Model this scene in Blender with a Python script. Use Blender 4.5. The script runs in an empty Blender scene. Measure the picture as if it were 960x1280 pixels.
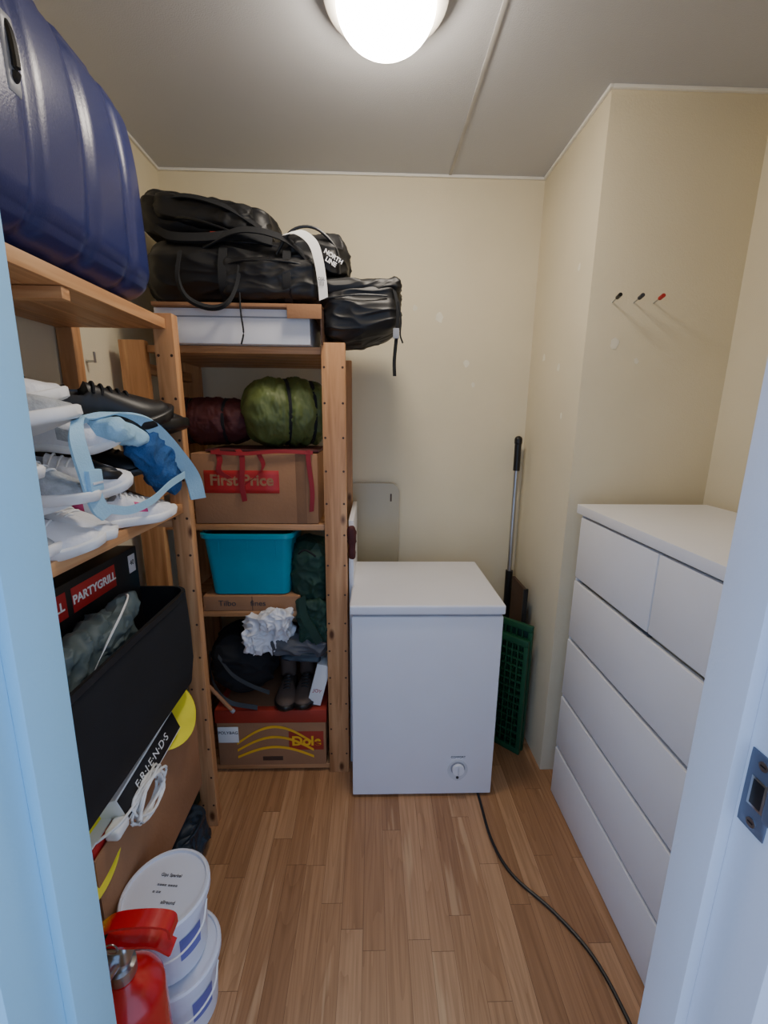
import bpy, bmesh, math, random
from mathutils import Vector, Matrix, noise
random.seed(7)
COL=bpy.context.scene.collection
def lin(c):
    return tuple((v/255/12.92 if v/255<=.04045 else ((v/255+.055)/1.055)**2.4) for v in c)+(1,)
# ------------------------------------------------------------ materials
def newmat(name):
    m=bpy.data.materials.new(name);m.use_nodes=True
    nt=m.node_tree;b=nt.nodes['Principled BSDF'];return m,nt,b
def N(nt,t,**k):
    n=nt.nodes.new(t)
    for a,v in k.items():
        if a.startswith('i_'):n.inputs[int(a[2:])].default_value=v
        else:setattr(n,a,v)
    return n
def mat(name,col,rough=.6,metal=0,var=.12,vs=8,bump=0,bs=60,coat=0,emit=None,es=0,stretch=None):
    m,nt,b=newmat(name)
    tc=N(nt,'ShaderNodeTexCoord')
    src=tc.outputs['Object']
    if stretch:
        mp=N(nt,'ShaderNodeMapping');mp.inputs['Scale'].default_value=stretch;nt.links.new(src,mp.inputs[0]);src=mp.outputs[0]
    nz=N(nt,'ShaderNodeTexNoise');nz.inputs['Scale'].default_value=vs;nz.inputs['Detail'].default_value=4
    nt.links.new(src,nz.inputs['Vector'])
    c=lin(col)
    r=N(nt,'ShaderNodeValToRGB')
    r.color_ramp.elements[0].position=.3;r.color_ramp.elements[1].position=.7
    r.color_ramp.elements[0].color=tuple(v*(1-var) for v in c[:3])+(1,)
    r.color_ramp.elements[1].color=tuple(min(1,v*(1+var)) for v in c[:3])+(1,)
    nt.links.new(nz.outputs[0],r.inputs[0]);nt.links.new(r.outputs[0],b.inputs['Base Color'])
    b.inputs['Roughness'].default_value=rough;b.inputs['Metallic'].default_value=metal
    b.inputs['Coat Weight'].default_value=coat
    if bump:
        n2=N(nt,'ShaderNodeTexNoise');n2.inputs['Scale'].default_value=bs;n2.inputs['Detail'].default_value=3
        nt.links.new(src,n2.inputs['Vector'])
        bp=N(nt,'ShaderNodeBump');bp.inputs['Strength'].default_value=bump;bp.inputs['Distance'].default_value=.01
        nt.links.new(n2.outputs[0],bp.inputs['Height']);nt.links.new(bp.outputs[0],b.inputs['Normal'])
    if emit:
        b.inputs['Emission Color'].default_value=emit+(1,);b.inputs['Emission Strength'].default_value=es
    return m
def woodmat(name,axis,c1,c2,c3):
    m,nt,b=newmat(name)
    tc=N(nt,'ShaderNodeTexCoord')
    sc=[22,22,22];sc[axis]=1.3
    mp=N(nt,'ShaderNodeMapping');mp.inputs['Scale'].default_value=sc
    nt.links.new(tc.outputs['Object'],mp.inputs[0])
    nz=N(nt,'ShaderNodeTexNoise');nz.inputs['Scale'].default_value=1.6;nz.inputs['Detail'].default_value=5;nz.inputs['Distortion'].default_value=.8
    nt.links.new(mp.outputs[0],nz.inputs['Vector'])
    r=N(nt,'ShaderNodeValToRGB');e=r.color_ramp.elements
    e[0].position=.3;e[0].color=lin(c1);e[1].position=.72;e[1].color=lin(c3);k=e.new(.5);k.color=lin(c2)
    nt.links.new(nz.outputs[0],r.inputs[0])
    mk=N(nt,'ShaderNodeMapping');s=[9,9,9];s[axis]=4.2;mk.inputs['Scale'].default_value=s
    nt.links.new(tc.outputs['Object'],mk.inputs[0])
    vo=N(nt,'ShaderNodeTexVoronoi');vo.inputs['Scale'].default_value=1.0
    nt.links.new(mk.outputs[0],vo.inputs['Vector'])
    rk=N(nt,'ShaderNodeValToRGB');rk.color_ramp.elements[0].position=.05;rk.color_ramp.elements[0].color=(1,1,1,1)
    rk.color_ramp.elements[1].position=.13;rk.color_ramp.elements[1].color=(0,0,0,1)
    nt.links.new(vo.outputs['Distance'],rk.inputs[0])
    mx=N(nt,'ShaderNodeMix',data_type='RGBA');nt.links.new(rk.outputs[0],mx.inputs[0]);nt.links.new(r.outputs[0],mx.inputs[6]);mx.inputs[7].default_value=lin((92,50,24))
    nt.links.new(mx.outputs[2],b.inputs['Base Color']);b.inputs['Roughness'].default_value=.5
    return m
P1,P2,P3=(162,112,70),(194,142,96),(214,166,118)
pineX=woodmat('pine_x',0,P1,P2,P3);pineY=woodmat('pine_y',1,P1,P2,P3);pineZ=woodmat('pine_z',2,P1,P2,P3)
def floormat():
    m,nt,b=newmat('oak_parquet');L=nt.links.new
    tc=N(nt,'ShaderNodeTexCoord');sp=N(nt,'ShaderNodeSeparateXYZ');L(tc.outputs['Object'],sp.inputs[0])
    def M(op,a,bb=None):
        n=N(nt,'ShaderNodeMath',operation=op)
        for i,v in enumerate((a,bb)):
            if v is None:continue
            if isinstance(v,(int,float)):n.inputs[i].default_value=v
            else:L(v,n.inputs[i])
        return n.outputs[0]
    xs=M('DIVIDE',sp.outputs[0],.070);xi=M('FLOOR',xs);xf=M('FRACT',xs)
    w=N(nt,'ShaderNodeTexWhiteNoise',noise_dimensions='1D');L(xi,w.inputs['W'])
    ys=M('ADD',M('DIVIDE',sp.outputs[1],.56),M('MULTIPLY',w.outputs['Value'],7.3));yi=M('FLOOR',ys);yf=M('FRACT',ys)
    cb=N(nt,'ShaderNodeCombineXYZ');L(xi,cb.inputs[0]);L(yi,cb.inputs[1])
    w2=N(nt,'ShaderNodeTexWhiteNoise',noise_dimensions='3D');L(cb.outputs[0],w2.inputs['Vector'])
    r=N(nt,'ShaderNodeValToRGB');e=r.color_ramp.elements
    e[0].position=0;e[0].color=lin((160,116,80));e[1].position=1;e[1].color=lin((194,150,110))
    k=e.new(.5);k.color=lin((176,131,92))
    L(w2.outputs['Value'],r.inputs[0])
    cv=N(nt,'ShaderNodeCombineXYZ');L(M('MULTIPLY',sp.outputs[0],85),cv.inputs[0]);L(M('MULTIPLY',sp.outputs[1],2.4),cv.inputs[1]);L(M('MULTIPLY',w2.outputs['Value'],37),cv.inputs[2])
    g=N(nt,'ShaderNodeTexNoise');g.inputs['Scale'].default_value=1.0;g.inputs['Detail'].default_value=6;g.inputs['Distortion'].default_value=.5;L(cv.outputs[0],g.inputs['Vector'])
    gr=N(nt,'ShaderNodeValToRGB');gr.color_ramp.elements[0].position=.3;gr.color_ramp.elements[0].color=(.7,.65,.6,1);gr.color_ramp.elements[1].position=.62;gr.color_ramp.elements[1].color=(1.08,1.08,1.08,1)
    L(g.outputs[0],gr.inputs[0])
    mx=N(nt,'ShaderNodeMix',data_type='RGBA',blend_type='MULTIPLY');mx.inputs[0].default_value=.7;L(r.outputs[0],mx.inputs[6]);L(gr.outputs[0],mx.inputs[7])
    cv2=N(nt,'ShaderNodeCombineXYZ');L(M('MULTIPLY',sp.outputs[0],13),cv2.inputs[0]);L(M('MULTIPLY',sp.outputs[1],.8),cv2.inputs[1]);L(M('MULTIPLY',w2.outputs['Value'],91),cv2.inputs[2])
    g2=N(nt,'ShaderNodeTexNoise');g2.inputs['Scale'].default_value=1.0;g2.inputs['Detail'].default_value=1;L(cv2.outputs[0],g2.inputs['Vector'])
    rings=M('FRACT',M('MULTIPLY',g2.outputs[0],17))
    rr=N(nt,'ShaderNodeValToRGB');rr.color_ramp.elements[0].position=0;rr.color_ramp.elements[0].color=(.74,.69,.64,1);rr.color_ramp.elements[1].position=.4;rr.color_ramp.elements[1].color=(1,1,1,1)
    L(rings,rr.inputs[0])
    mx2=N(nt,'ShaderNodeMix',data_type='RGBA',blend_type='MULTIPLY');mx2.inputs[0].default_value=.55;L(mx.outputs[2],mx2.inputs[6]);L(rr.outputs[0],mx2.inputs[7])
    cv3=N(nt,'ShaderNodeCombineXYZ');L(M('MULTIPLY',sp.outputs[0],26),cv3.inputs[0]);L(M('MULTIPLY',sp.outputs[1],2.0),cv3.inputs[1]);L(M('MULTIPLY',w2.outputs['Value'],53),cv3.inputs[2])
    g3=N(nt,'ShaderNodeTexNoise');g3.inputs['Scale'].default_value=1.0;g3.inputs['Detail'].default_value=2;L(cv3.outputs[0],g3.inputs['Vector'])
    r3=N(nt,'ShaderNodeValToRGB');r3.color_ramp.elements[0].position=.66;r3.color_ramp.elements[0].color=(0,0,0,1);r3.color_ramp.elements[1].position=.72;r3.color_ramp.elements[1].color=(.5,.5,.5,1)
    L(g3.outputs[0],r3.inputs[0])
    mx4=N(nt,'ShaderNodeMix',data_type='RGBA');L(r3.outputs[0],mx4.inputs[0]);L(mx2.outputs[2],mx4.inputs[6]);mx4.inputs[7].default_value=lin((214,176,134))
    gap=M('MAXIMUM',M('LESS_THAN',xf,.018),M('LESS_THAN',yf,.003))
    mx3=N(nt,'ShaderNodeMix',data_type='RGBA');L(M('MULTIPLY',gap,.6),mx3.inputs[0]);L(mx4.outputs[2],mx3.inputs[6]);mx3.inputs[7].default_value=lin((70,38,20))
    L(mx3.outputs[2],b.inputs['Base Color']);b.inputs['Roughness'].default_value=.36
    return m
m_wall=mat('wall_paint_cream',(226,215,186),.7,var=.03,vs=3,bump=.12,bs=220)
m_ceil=mat('ceiling_paint',(192,193,196),.9,var=.02,vs=3,bump=.15,bs=260)
m_trim=mat('caulk_white',(238,236,228),.6,var=.02)
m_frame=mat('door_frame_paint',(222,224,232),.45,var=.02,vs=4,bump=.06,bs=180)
m_frame_bluelit=mat('door_frame_daylight_tint',(164,216,240),.45,var=.02,vs=4,bump=.06,bs=180)  # same frame paint, with the blue hall daylight tinted into its colour
m_white=mat('white_enamel',(232,232,238),.35,var=.01,bump=.03,bs=300)
m_whitef=mat('white_foil',(236,236,240),.4,var=.01)
m_black=mat('black_nylon',(15,15,18),.5,var=.2,vs=6)
m_black2=mat('black_fabric',(15,17,22),.85,var=.2,vs=10,bump=.1,bs=500)
m_blackp=mat('black_plastic',(20,20,22),.4)
m_navy=mat('navy_shell',(38,46,98),.32,var=.08,vs=3,bump=.05,bs=300)
m_navyd=mat('navy_groove',(24,28,64),.5)
m_grey=mat('grey_plastic',(150,152,160),.4)
m_lgrey=mat('light_grey',(212,213,218),.5)
m_chrome=mat('steel',(180,182,186),.28,metal=1,var=.05)
m_dsteel=mat('strike_steel',(104,110,128),.42,metal=.4,var=.1)
m_card=mat('cardboard',(160,116,82),.85,var=.1,vs=6,bump=.1,bs=90)
m_card2=mat('cardboard_dark',(134,96,68),.85,var=.1,vs=6,bump=.1,bs=90)
m_red=mat('red_print',(176,34,34),.5)
m_orange=mat('orange_print',(160,50,34),.6)
m_yel=mat('yellow_print',(232,178,40),.6)
m_yelp=mat('yellow_plastic',(236,224,50),.4)
m_turq=mat('turquoise_plastic',(8,142,166),.4,var=.05)
m_green=mat('olive_nylon',(86,98,48),.58,var=.2,vs=12)
m_dred=mat('dark_red_fabric',(70,20,20),.7,var=.2)
m_rstrap=mat('red_strap',(140,22,32),.6)
m_dgreen=mat('dark_green_fabric',(20,56,44),.7,var=.25,bump=.1,bs=50)
m_crate=mat('green_crate_plastic',(14,76,48),.5,var=.1)
m_plast=mat('white_film',(222,222,226),.35,var=.05)
m_lblue=mat('light_blue_webbing',(160,204,232),.7,var=.06,bump=.2,bs=200)
m_blue=mat('blue_towel',(40,90,148),.9,var=.2,vs=20,bump=.4,bs=200)
m_jack=mat('grey_green_jacket',(74,88,90),.6,var=.2,vs=14)
m_tealbag=mat('dark_teal_nylon',(30,46,60),.45,var=.3,vs=14)
m_shoew=mat('white_leather',(226,226,230),.5,var=.05,bump=.2,bs=100)
m_shoeg=mat('grey_mesh',(168,172,176),.8,var=.2,vs=60,bump=.3,bs=200)
m_shoeb=mat('black_leather',(24,24,26),.45)
m_sole=mat('sole_white',(235,235,235),.6)
m_pink=mat('pink_trim',(205,60,120),.5)
m_brown=mat('brown_board',(70,48,36),.6,var=.1)
m_exred=mat('extinguisher_red',(196,20,28),.25,var=.03,coat=.5)
m_bucket=mat('bucket_white',(222,225,236),.35,var=.02)
m_label=mat('paper_label',(236,236,234),.6,var=.02)
m_ink=mat('ink_dark',(50,52,60),.6)
m_bluep=mat('blue_print',(110,116,186),.5)
m_boot=mat('brown_boot',(84,70,62),.7,var=.15)
m_glass=mat('clear_panel_grey',(184,172,142),.25,var=.02)
m_lamp=mat('lamp_glass_lit',(255,250,240),.4,emit=(1.0,.89,.75),es=64)
m_lampr=mat('lamp_base',(225,220,210),.5)
# ------------------------------------------------------------ geometry helpers
def mk(name,bm,m,smooth=True,ang=.7):
    me=bpy.data.meshes.new(name);bm.normal_update();bm.to_mesh(me);bm.free()
    for x in (m if isinstance(m,(list,tuple)) else [m]):me.materials.append(x)
    if smooth:
        me.polygons.foreach_set('use_smooth',[True]*len(me.polygons))
        try:me.set_sharp_from_angle(angle=ang)
        except Exception:pass
    o=bpy.data.objects.new(name,me);COL.objects.link(o);return o
def group(name,parts,loc=None):
    e=bpy.data.objects.new(name,None);e.empty_display_size=.1;COL.objects.link(e)
    if loc is None:
        c=Vector((0,0,0));k=0
        for p in parts:
            for b in p.bound_box:c+=p.matrix_basis@Vector(b);k+=1
        loc=c/max(k,1)
    e.location=loc
    for p in parts:
        p.parent=e;p.matrix_parent_inverse=Matrix.Translation(-Vector(loc))
    return e
def box(name,x0,x1,y0,y1,z0,z1,m,bev=.003,seg=2):
    bm=bmesh.new();bmesh.ops.create_cube(bm,size=1)
    s=(x1-x0,y1-y0,z1-z0);c=((x0+x1)/2,(y0+y1)/2,(z0+z1)/2)
    for v in bm.verts:v.co=Vector([v.co[i]*s[i] for i in range(3)])
    if bev:bmesh.ops.bevel(bm,geom=bm.edges[:],offset=min(bev,min(s)*.45),segments=seg,affect='EDGES',profile=.6)
    o=mk(name,bm,m,ang=.6);o.location=c;return o
def rbox(name,c,s,r,m,n=22,disp=None,rot=(0,0,0)):
    bm=bmesh.new();bmesh.ops.create_cube(bm,size=2)
    bmesh.ops.subdivide_edges(bm,edges=bm.edges[:],cuts=n,use_grid_fill=True)
    h=[a/2 for a in s]
    for v in bm.verts:
        p=Vector([v.co[i]*h[i] for i in range(3)])
        cc=Vector([max(-(h[i]-r),min(h[i]-r,p[i])) for i in range(3)])
        d=p-cc
        nn=d.normalized() if d.length>1e-6 else Vector((0,0,1))
        q=cc+nn*r
        v.co=disp(q,nn) if disp else q
    o=mk(name,bm,m,ang=1.6 if disp else 1.2);o.location=c;o.rotation_euler=rot;return o
def wrinkle(amp=.015,f=9,seed=0,post=None,ax=.45):
    """soft cloth: low swells plus narrow raised creases"""
    off=Vector((seed*3.1,seed*1.7,seed*5.3))
    def d(p,n):
        s=Vector((p.x*ax,p.y,p.z))
        wv=noise.noise_vector(p*f*.35+off)*.9
        big=noise.noise(p*f*.38+off)
        c1=(1-min(1,abs(noise.noise(s*f*1.1+wv+off))*2.2))**2
        c2=(1-min(1,abs(noise.noise(s*f*2.3+wv*1.5+off*2))*2.0))**2
        q=p+n*(amp*1.4*big+amp*.95*c1+amp*.5*c2-amp*.45)
        return post(q,n) if post else q
    return d
def rr(hx,hy,r,k=6):
    pts=[];r=min(r,hx-1e-5,hy-1e-5)
    for cx,cy,a0 in ((hx-r,hy-r,0),(-(hx-r),hy-r,90),(-(hx-r),-(hy-r),180),(hx-r,-(hy-r),270)):
        for i in range(k+1):
            a=math.radians(a0+90*i/k);pts.append((cx+r*math.cos(a),cy+r*math.sin(a)))
    return pts
def rloft(name,cx,cy,rings,m,cb=True,ct=True,k=6,ang=.6):
    bm=bmesh.new();R=[]
    for q in rings:
        hx,hy,r,z=q[:4]
        R.append([bm.verts.new((x,y,z)) for x,y in rr(hx,hy,r,k)])
    n=len(R[0])
    for i in range(len(R)-1):
        for j in range(n):
            bm.faces.new((R[i][j],R[i][(j+1)%n],R[i+1][(j+1)%n],R[i+1][j]))
    if cb:bm.faces.new(R[0][::-1])
    if ct:bm.faces.new(R[-1])
    o=mk(name,bm,m,ang=ang);o.location=(cx,cy,0);return o
def lathe(name,cx,cy,prof,m,k=10,**kw):
    return rloft(name,cx,cy,[(r,r,r,z) for r,z in prof],m,k=k,**kw)
def cyl(name,a,b,r,m,seg=16,r2=None,cap=True):
    a=Vector(a);b=Vector(b);d=b-a
    bm=bmesh.new();bmesh.ops.create_cone(bm,cap_ends=cap,segments=seg,radius1=r,radius2=r if r2 is None else r2,depth=d.length)
    o=mk(name,bm,m,ang=.6);o.location=(a+b)/2;o.rotation_mode='QUATERNION';o.rotation_quaternion=d.to_track_quat('Z','Y');return o
def catmull(P,k=8):
    P=[Vector(p) for p in P];Q=[P[0]*2-P[1]]+P+[P[-1]*2-P[-2]];o=[]
    for i in range(1,len(Q)-2):
        for j in range(k):
            t=j/k;a,b,c,d=Q[i-1:i+3]
            o.append(.5*((2*b)+(c-a)*t+(2*a-5*b+4*c-d)*t*t+(3*b-a-3*c+d)*t**3))
    o.append(P[-1]);return o
def tube(name,P,r,m,k=6,seg=8):
    pts=catmull(P,k);bm=bmesh.new();R=[]
    up=Vector((0,0,1))
    for i,p in enumerate(pts):
        t=(pts[min(i+1,len(pts)-1)]-pts[max(i-1,0)]).normalized()
        s=t.cross(up)
        if s.length<.1:s=t.cross(Vector((1,0,0)))
        s.normalize();u=s.cross(t).normalized()
        R.append([bm.verts.new(p+r*(math.cos(a)*s+math.sin(a)*u)) for a in [2*math.pi*j/seg for j in range(seg)]])
    for i in range(len(R)-1):
        for j in range(seg):bm.faces.new((R[i][j],R[i][(j+1)%seg],R[i+1][(j+1)%seg],R[i+1][j]))
    bm.faces.new(R[0]);bm.faces.new(R[-1][::-1])
    bmesh.ops.recalc_face_normals(bm,faces=bm.faces[:])
    return mk(name,bm,m)
def ribbon(name,P,w,m,th=.003,k=6):
    pts=catmull(P,k);w=Vector(w)/2;bm=bmesh.new();R=[]
    for i,p in enumerate(pts):
        t=(pts[min(i+1,len(pts)-1)]-pts[max(i-1,0)]).normalized()
        n=t.cross(w).normalized()*th/2
        R.append([bm.verts.new(p+w+n),bm.verts.new(p-w+n),bm.verts.new(p-w-n),bm.verts.new(p+w-n)])
    for i in range(len(R)-1):
        for j in range(4):bm.faces.new((R[i][j],R[i][(j+1)%4],R[i+1][(j+1)%4],R[i+1][j]))
    bm.faces.new(R[0]);bm.faces.new(R[-1][::-1]);bmesh.ops.recalc_face_normals(bm,faces=bm.faces[:])
    return mk(name,bm,m,ang=.8)
def text(name,s,loc,size,m,face='Y',rz=0,bold=0):
    t=bpy.data.curves.new(name,'FONT');t.body=s;t.size=size;t.extrude=.0004;t.offset=bold;t.materials.append(m)
    t.align_x='CENTER';t.align_y='CENTER'
    o=bpy.data.objects.new(name,t);COL.objects.link(o);o.location=loc
    o.rotation_euler={'Y':(math.pi/2,0,rz),'X':(math.pi/2,0,math.pi/2+rz),'Z':(0,0,rz)}[face];return o
def disc(name,c,r,m,normal=(0,0,1),th=.002,seg=24):
    c=Vector(c);n=Vector(normal).normalized();return cyl(name,c-n*th/2,c+n*th/2,r,m,seg)
def xform(parts,M):
    for o in parts:o.matrix_basis=M@o.matrix_basis
# ------------------------------------------------------------ room
XL,XC,XR=-.96,.78,1.33; YF,YC,YB=.50,1.64,2.19; ZC=2.655
m_floor=floormat()
box('floor',XL-.1,XR+.1,-1.2,YB+.1,-.05,0,m_floor,0)
box('ceiling',XL-.1,XR+.1,.38,YB+.1,ZC,ZC+.1,m_ceil,0)
box('wall_back',XL-.1,XC,YB,YB+.1,0,ZC,m_wall,0)
box('wall_left',XL-.1,XL,.38,YB,0,ZC,m_wall,0)
box('wall_column',XC,XR+.1,YC,YB+.1,0,ZC,m_wall,.002)
box('wall_right',XR,XR+.1,.38,YC+.05,0,ZC,m_wall,0)
box('wall_front_left',XL,-.45,.38,.498,0,ZC,m_wall,0)
box('wall_front_right',.48,XR,.38,.498,0,ZC,m_wall,0)
box('wall_front_top',-.45,.48,.38,.498,2.14,ZC,m_wall,0)
t=.011
box('trim_1',XL,XC,YB-t,YB,ZC-t,ZC,m_trim,.002)
box('trim_2',XC-t,XC,YC-t,YB-t,ZC-t,ZC,m_trim,.002)
box('trim_3',XC,XR,YC-t,YC,ZC-t,ZC,m_trim,.002)
box('trim_4',XL,XL+t,.5,YB-t,ZC-t,ZC,m_trim,.002)
box('trim_5',XR-t,XR,.5,YC-t,ZC-t,ZC,m_trim,.002)
box('ceiling_seam_strip',.337,.35,.5,YB-t,ZC-.004,ZC,mat('seam',(184,182,178),.8),.001)
lj=[box('jamb_left',-.50,-.41,.36,.497,.012,2.14,m_frame_bluelit,.002),box('stop_left',-.41,-.395,.43,.50,.012,2.12,m_frame_bluelit,.002)]
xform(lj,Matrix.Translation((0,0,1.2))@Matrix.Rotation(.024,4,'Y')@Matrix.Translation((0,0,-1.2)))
fr=lj+[box('jamb_right',.468,.48,.36,.50,0,2.14,m_frame,.002),box('stop_right',.45,.468,.437,.50,0,2.125,m_frame,.002),
 box('head',-.41,.468,.36,.50,2.125,2.14,m_frame,.002),
 box('casing_left',-.52,-.43,.362,.38,0,2.2,m_frame,.002),box('casing_right',.48,.55,.364,.38,0,2.2,m_frame,.002)]
group('door_1',fr,(0,.43,0))
pl=[rbox('plate',(.467,.414,1.145),(.003,.036,.105),.0014,m_dsteel,n=6),
 box('latch_slot',.4645,.4656,.406,.421,1.128,1.162,m_blackp,.0005),
 box('slot_rim',.4648,.4654,.403,.424,1.125,1.165,m_chrome,.0003),
 rbox('lip',(.465,.395,1.145),(.004,.014,.05),.0018,m_dsteel,n=6)]
for z in (1.105,1.185):
    pl.append(disc('screw',(.4652,.413,z),.006,m_chrome,(1,0,0),.002));pl.append(box('screw_slot',.4636,.4641,.4095,.4165,z-.0008,z+.0008,m_blackp,0))
group('strike_plate',pl)
def spots():
    bm=bmesh.new()
    def sp(c,n,r):
        n=Vector(n);u=n.cross(Vector((0,0,1)));w=Vector((0,0,1))
        vs=[bm.verts.new(Vector(c)+n*.0008+u*math.cos(a)*r*random.uniform(.7,1.2)+w*math.sin(a)*r*random.uniform(.9,1.5)) for a in [i*math.pi/6 for i in range(12)]]
        bm.faces.new(vs)
    for x,z,r in ((.32,2.06,.02),(.2,2.1,.012),(.46,1.85,.014),(.5,1.75,.01)):sp((x,YB,z),(0,-1,0),r)
    for y,z,r in ((2.02,1.86,.014),(1.85,1.8,.016),(1.75,2.15,.012),(1.78,1.6,.01)):sp((XC,y,z),(-1,0,0),r)
    for x,z,r in ((.89,1.86,.016),(.98,1.8,.009)):sp((x,YC,z),(0,-1,0),r)
    bmesh.ops.recalc_face_normals(bm,faces=bm.faces[:])
    return mk('wall_filler_spots',bm,mat('filler',(240,234,214),.8),False)
spots()
for i,(x,mm) in enumerate(((.853,m_blackp),(.932,m_ink),(1.005,m_red))):
    group('wall_peg',[cyl('shaft',(x+.012,YC,2.0),(x+.004,YC-.045,2.005),.0025,m_chrome,8),cyl('cap',(x+.004,YC-.045,2.005),(x,YC-.07,2.008),.007,mm,12)])
group('wall_hook',[cyl('stem',(XL,1.52,1.76),(XL+.03,1.52,1.76),.004,m_chrome,8),cyl('tip',(XL+.03,1.52,1.755),(XL+.03,1.52,1.79),.004,m_chrome,8)])
lx,ly=.030,1.335
dome=[(.128,ZC-.045)]+[(.128*math.cos(a),ZC-.045-.085*math.sin(a)) for a in [i*math.pi/2/12 for i in range(1,12)]]+[(.004,ZC-.13)]
group('ceiling_lamp',[lathe('base_ring',lx,ly,[(.15,ZC),(.162,ZC-.02),(.158,ZC-.035),(.135,ZC-.045)],m_lampr,k=14,cb=False),
  lathe('glass_dome',lx,ly,dome,m_lamp,k=14)])
# ------------------------------------------------------------ dresser
DX=.783
m_gap=mat('drawer_gap',(206,198,176),.8)
def dresser():
    y0,y1=.67,1.53;p=[]
    p.append(box('carcass',DX+.03,1.27,y0+.004,y1-.004,.02,1.235,m_gap,.002))
    p.append(box('top',DX-.004,1.28,y0,y1+.03,1.238,1.272,m_whitef,.002))
    p.append(box('side_far',DX+.006,1.27,y1-.004,y1,0,1.238,m_whitef,.001))
    p.append(box('side_near',DX+.006,1.27,y0,y0+.004,0,1.238,m_whitef,.001))
    p.append(box('plinth',DX+.02,DX+.04,y0,y1,0,.03,m_whitef,.001))
    zs=[.0,.238,.482,.742,.990,1.232]
    mid=1.085
    for i in range(4):
        p.append(box('drawer_front_%d'%(i+1),DX,DX+.018,y0+.002,y1-.003,zs[i]+.004,zs[i+1]-.013,m_whitef,.0025))
    p.append(box('drawer_front_5',DX,DX+.018,y0+.002,mid-.0025,zs[4]+.004,zs[5]-.004,m_whitef,.0025))
    p.append(box('drawer_front_6',DX,DX+.018,mid+.0025,y1-.003,zs[4]+.004,zs[5]-.004,m_whitef,.0025))
    p.append(rbox('cloth_corner',(DX+.012,1.13,.985),(.01,.10,.008),.003,m_tealbag,n=6))
    return group('chest_of_drawers',p,((DX+1.27)/2,1.1,0))
dresser()
# ------------------------------------------------------------ freezer
def freezer():
    x0,x1,y0,y1=-.082,.515,1.5,2.01;p=[]
    p.append(box('body',x0+.003,x1-.003,y0+.006,y1,.012,.835,m_white,.006,3))
    p.append(box('seal',x0+.008,x1-.008,y0+.012,y1-.01,.832,.846,m_grey,.001))
    p.append(box('lid',x0-.004,x1+.002,y0-.002,y1+.005,.846,.885,m_white,.009,4))
    for x in (x0+.05,x1-.05):
        for y in (y0+.06,y1-.06):p.append(cyl('foot',(x,y,0),(x,y,.025),.02,m_blackp))
    p.append(box('hinge_left',x0+.07,x0+.13,y1,y1+.02,.8,.87,m_grey,.003))
    p.append(box('hinge_right',x1-.13,x1-.07,y1,y1+.02,.8,.87,m_grey,.003))
    bm=bmesh.new()
    sh=[]
    for i in range(32):
        a=i/32*2*math.pi;x=.043*math.cos(a);z=.05*math.sin(a)
        if z<0:z*=1.05;x*=1-.25*(-math.sin(a))**2
        sh.append(bm.verts.new((x,0,z)))
    f=bm.faces.new(sh);ex=bmesh.ops.extrude_face_region(bm,geom=[f])
    for v in ex['geom']:
        if isinstance(v,bmesh.types.BMVert):v.co.y-=.004
    bmesh.ops.recalc_face_normals(bm,faces=bm.faces[:])
    s=mk('control_plate',bm,m_lgrey,ang=.5);s.location=(.364,y0+.006,.135);p.append(s)
    p.append(cyl('dial_ring',(.364,y0+.003,.146),(.364,y0-.002,.146),.03,m_grey,24))
    p.append(cyl('dial',(.364,y0,.146),(.364,y0-.014,.146),.025,m_whitef,24))
    p.append(box('dial_grip',.361,.367,y0-.018,y0-.012,.128,.164,m_lgrey,.001))
    p.append(cyl('indicator',(.364,y0+.003,.1),(.364,y0-.001,.1),.006,m_ink,12))
    p.append(text('maker_text','COMFORT',(.364,y0+.005,.197),.013,m_ink))
    return group('chest_freezer',p,(.216,1.75,0))
freezer()
tube('power_cord',[(.44,2.04,.2),(.45,2.03,.01),(.44,1.8,.006),(.455,1.6,.006),(.46,1.49,.006),(.462,1.31,.006),(.5,1.18,.006),(.6,1.06,.006),(.67,.94,.006),(.695,.8,.006),(.7,.62,.006)],.0055,m_blackp)
# ------------------------------------------------------------ shelving
def holes(parts,xs,y,z0,z1,st=.128):
    bm=bmesh.new();z=z0
    while z<z1:
        for x in xs:
            bmesh.ops.create_circle(bm,cap_ends=True,segments=10,radius=.0045,matrix=Matrix.Translation((x,y,z))@Matrix.Rotation(math.pi/2,4,'X'))
        z+=st
    parts.append(mk('peg_holes',bm,m_brown,False))
def shelfA():
    p=[]
    for nm,x0,x1 in (('front',-.665,-.605),('back',-.953,-.905)):
        p.append(box('post_%s_far'%nm,x0,x1,1.385,1.425,0,1.885,pineZ,.003))
        p.append(box('post_%s_near'%nm,x0,x1,.52,.555,0,1.885,pineZ,.003))
    for z in (.06,.66,1.26):
        p.append(box('rung',-.905,-.665,1.392,1.418,z-.04,z-.0,pineX,.003))
    for z,n,xe in ((1.87,'top',-.625),(1.302,'shoe',-.625),(.70,'mid',-.665),(.24,'low',-.68)):
        for i in range(4):
            w=.082;x=-.95+i*(w+.001)
            xx=x+w if i<3 else xe
            p.append(box('%s_slat_%d'%(n,i),x,xx,.555,1.384,z-.03,z,pineY,.002))
    p.append(box('batten',-.95,-.63,.95,.975,1.815,1.839,pineX,.002))
    holes(p,(-.655,-.615),1.3845,.1,1.85)
    return group('pine_shelving_unit',p,(-.79,1.0,0))
shelfA()
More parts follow.
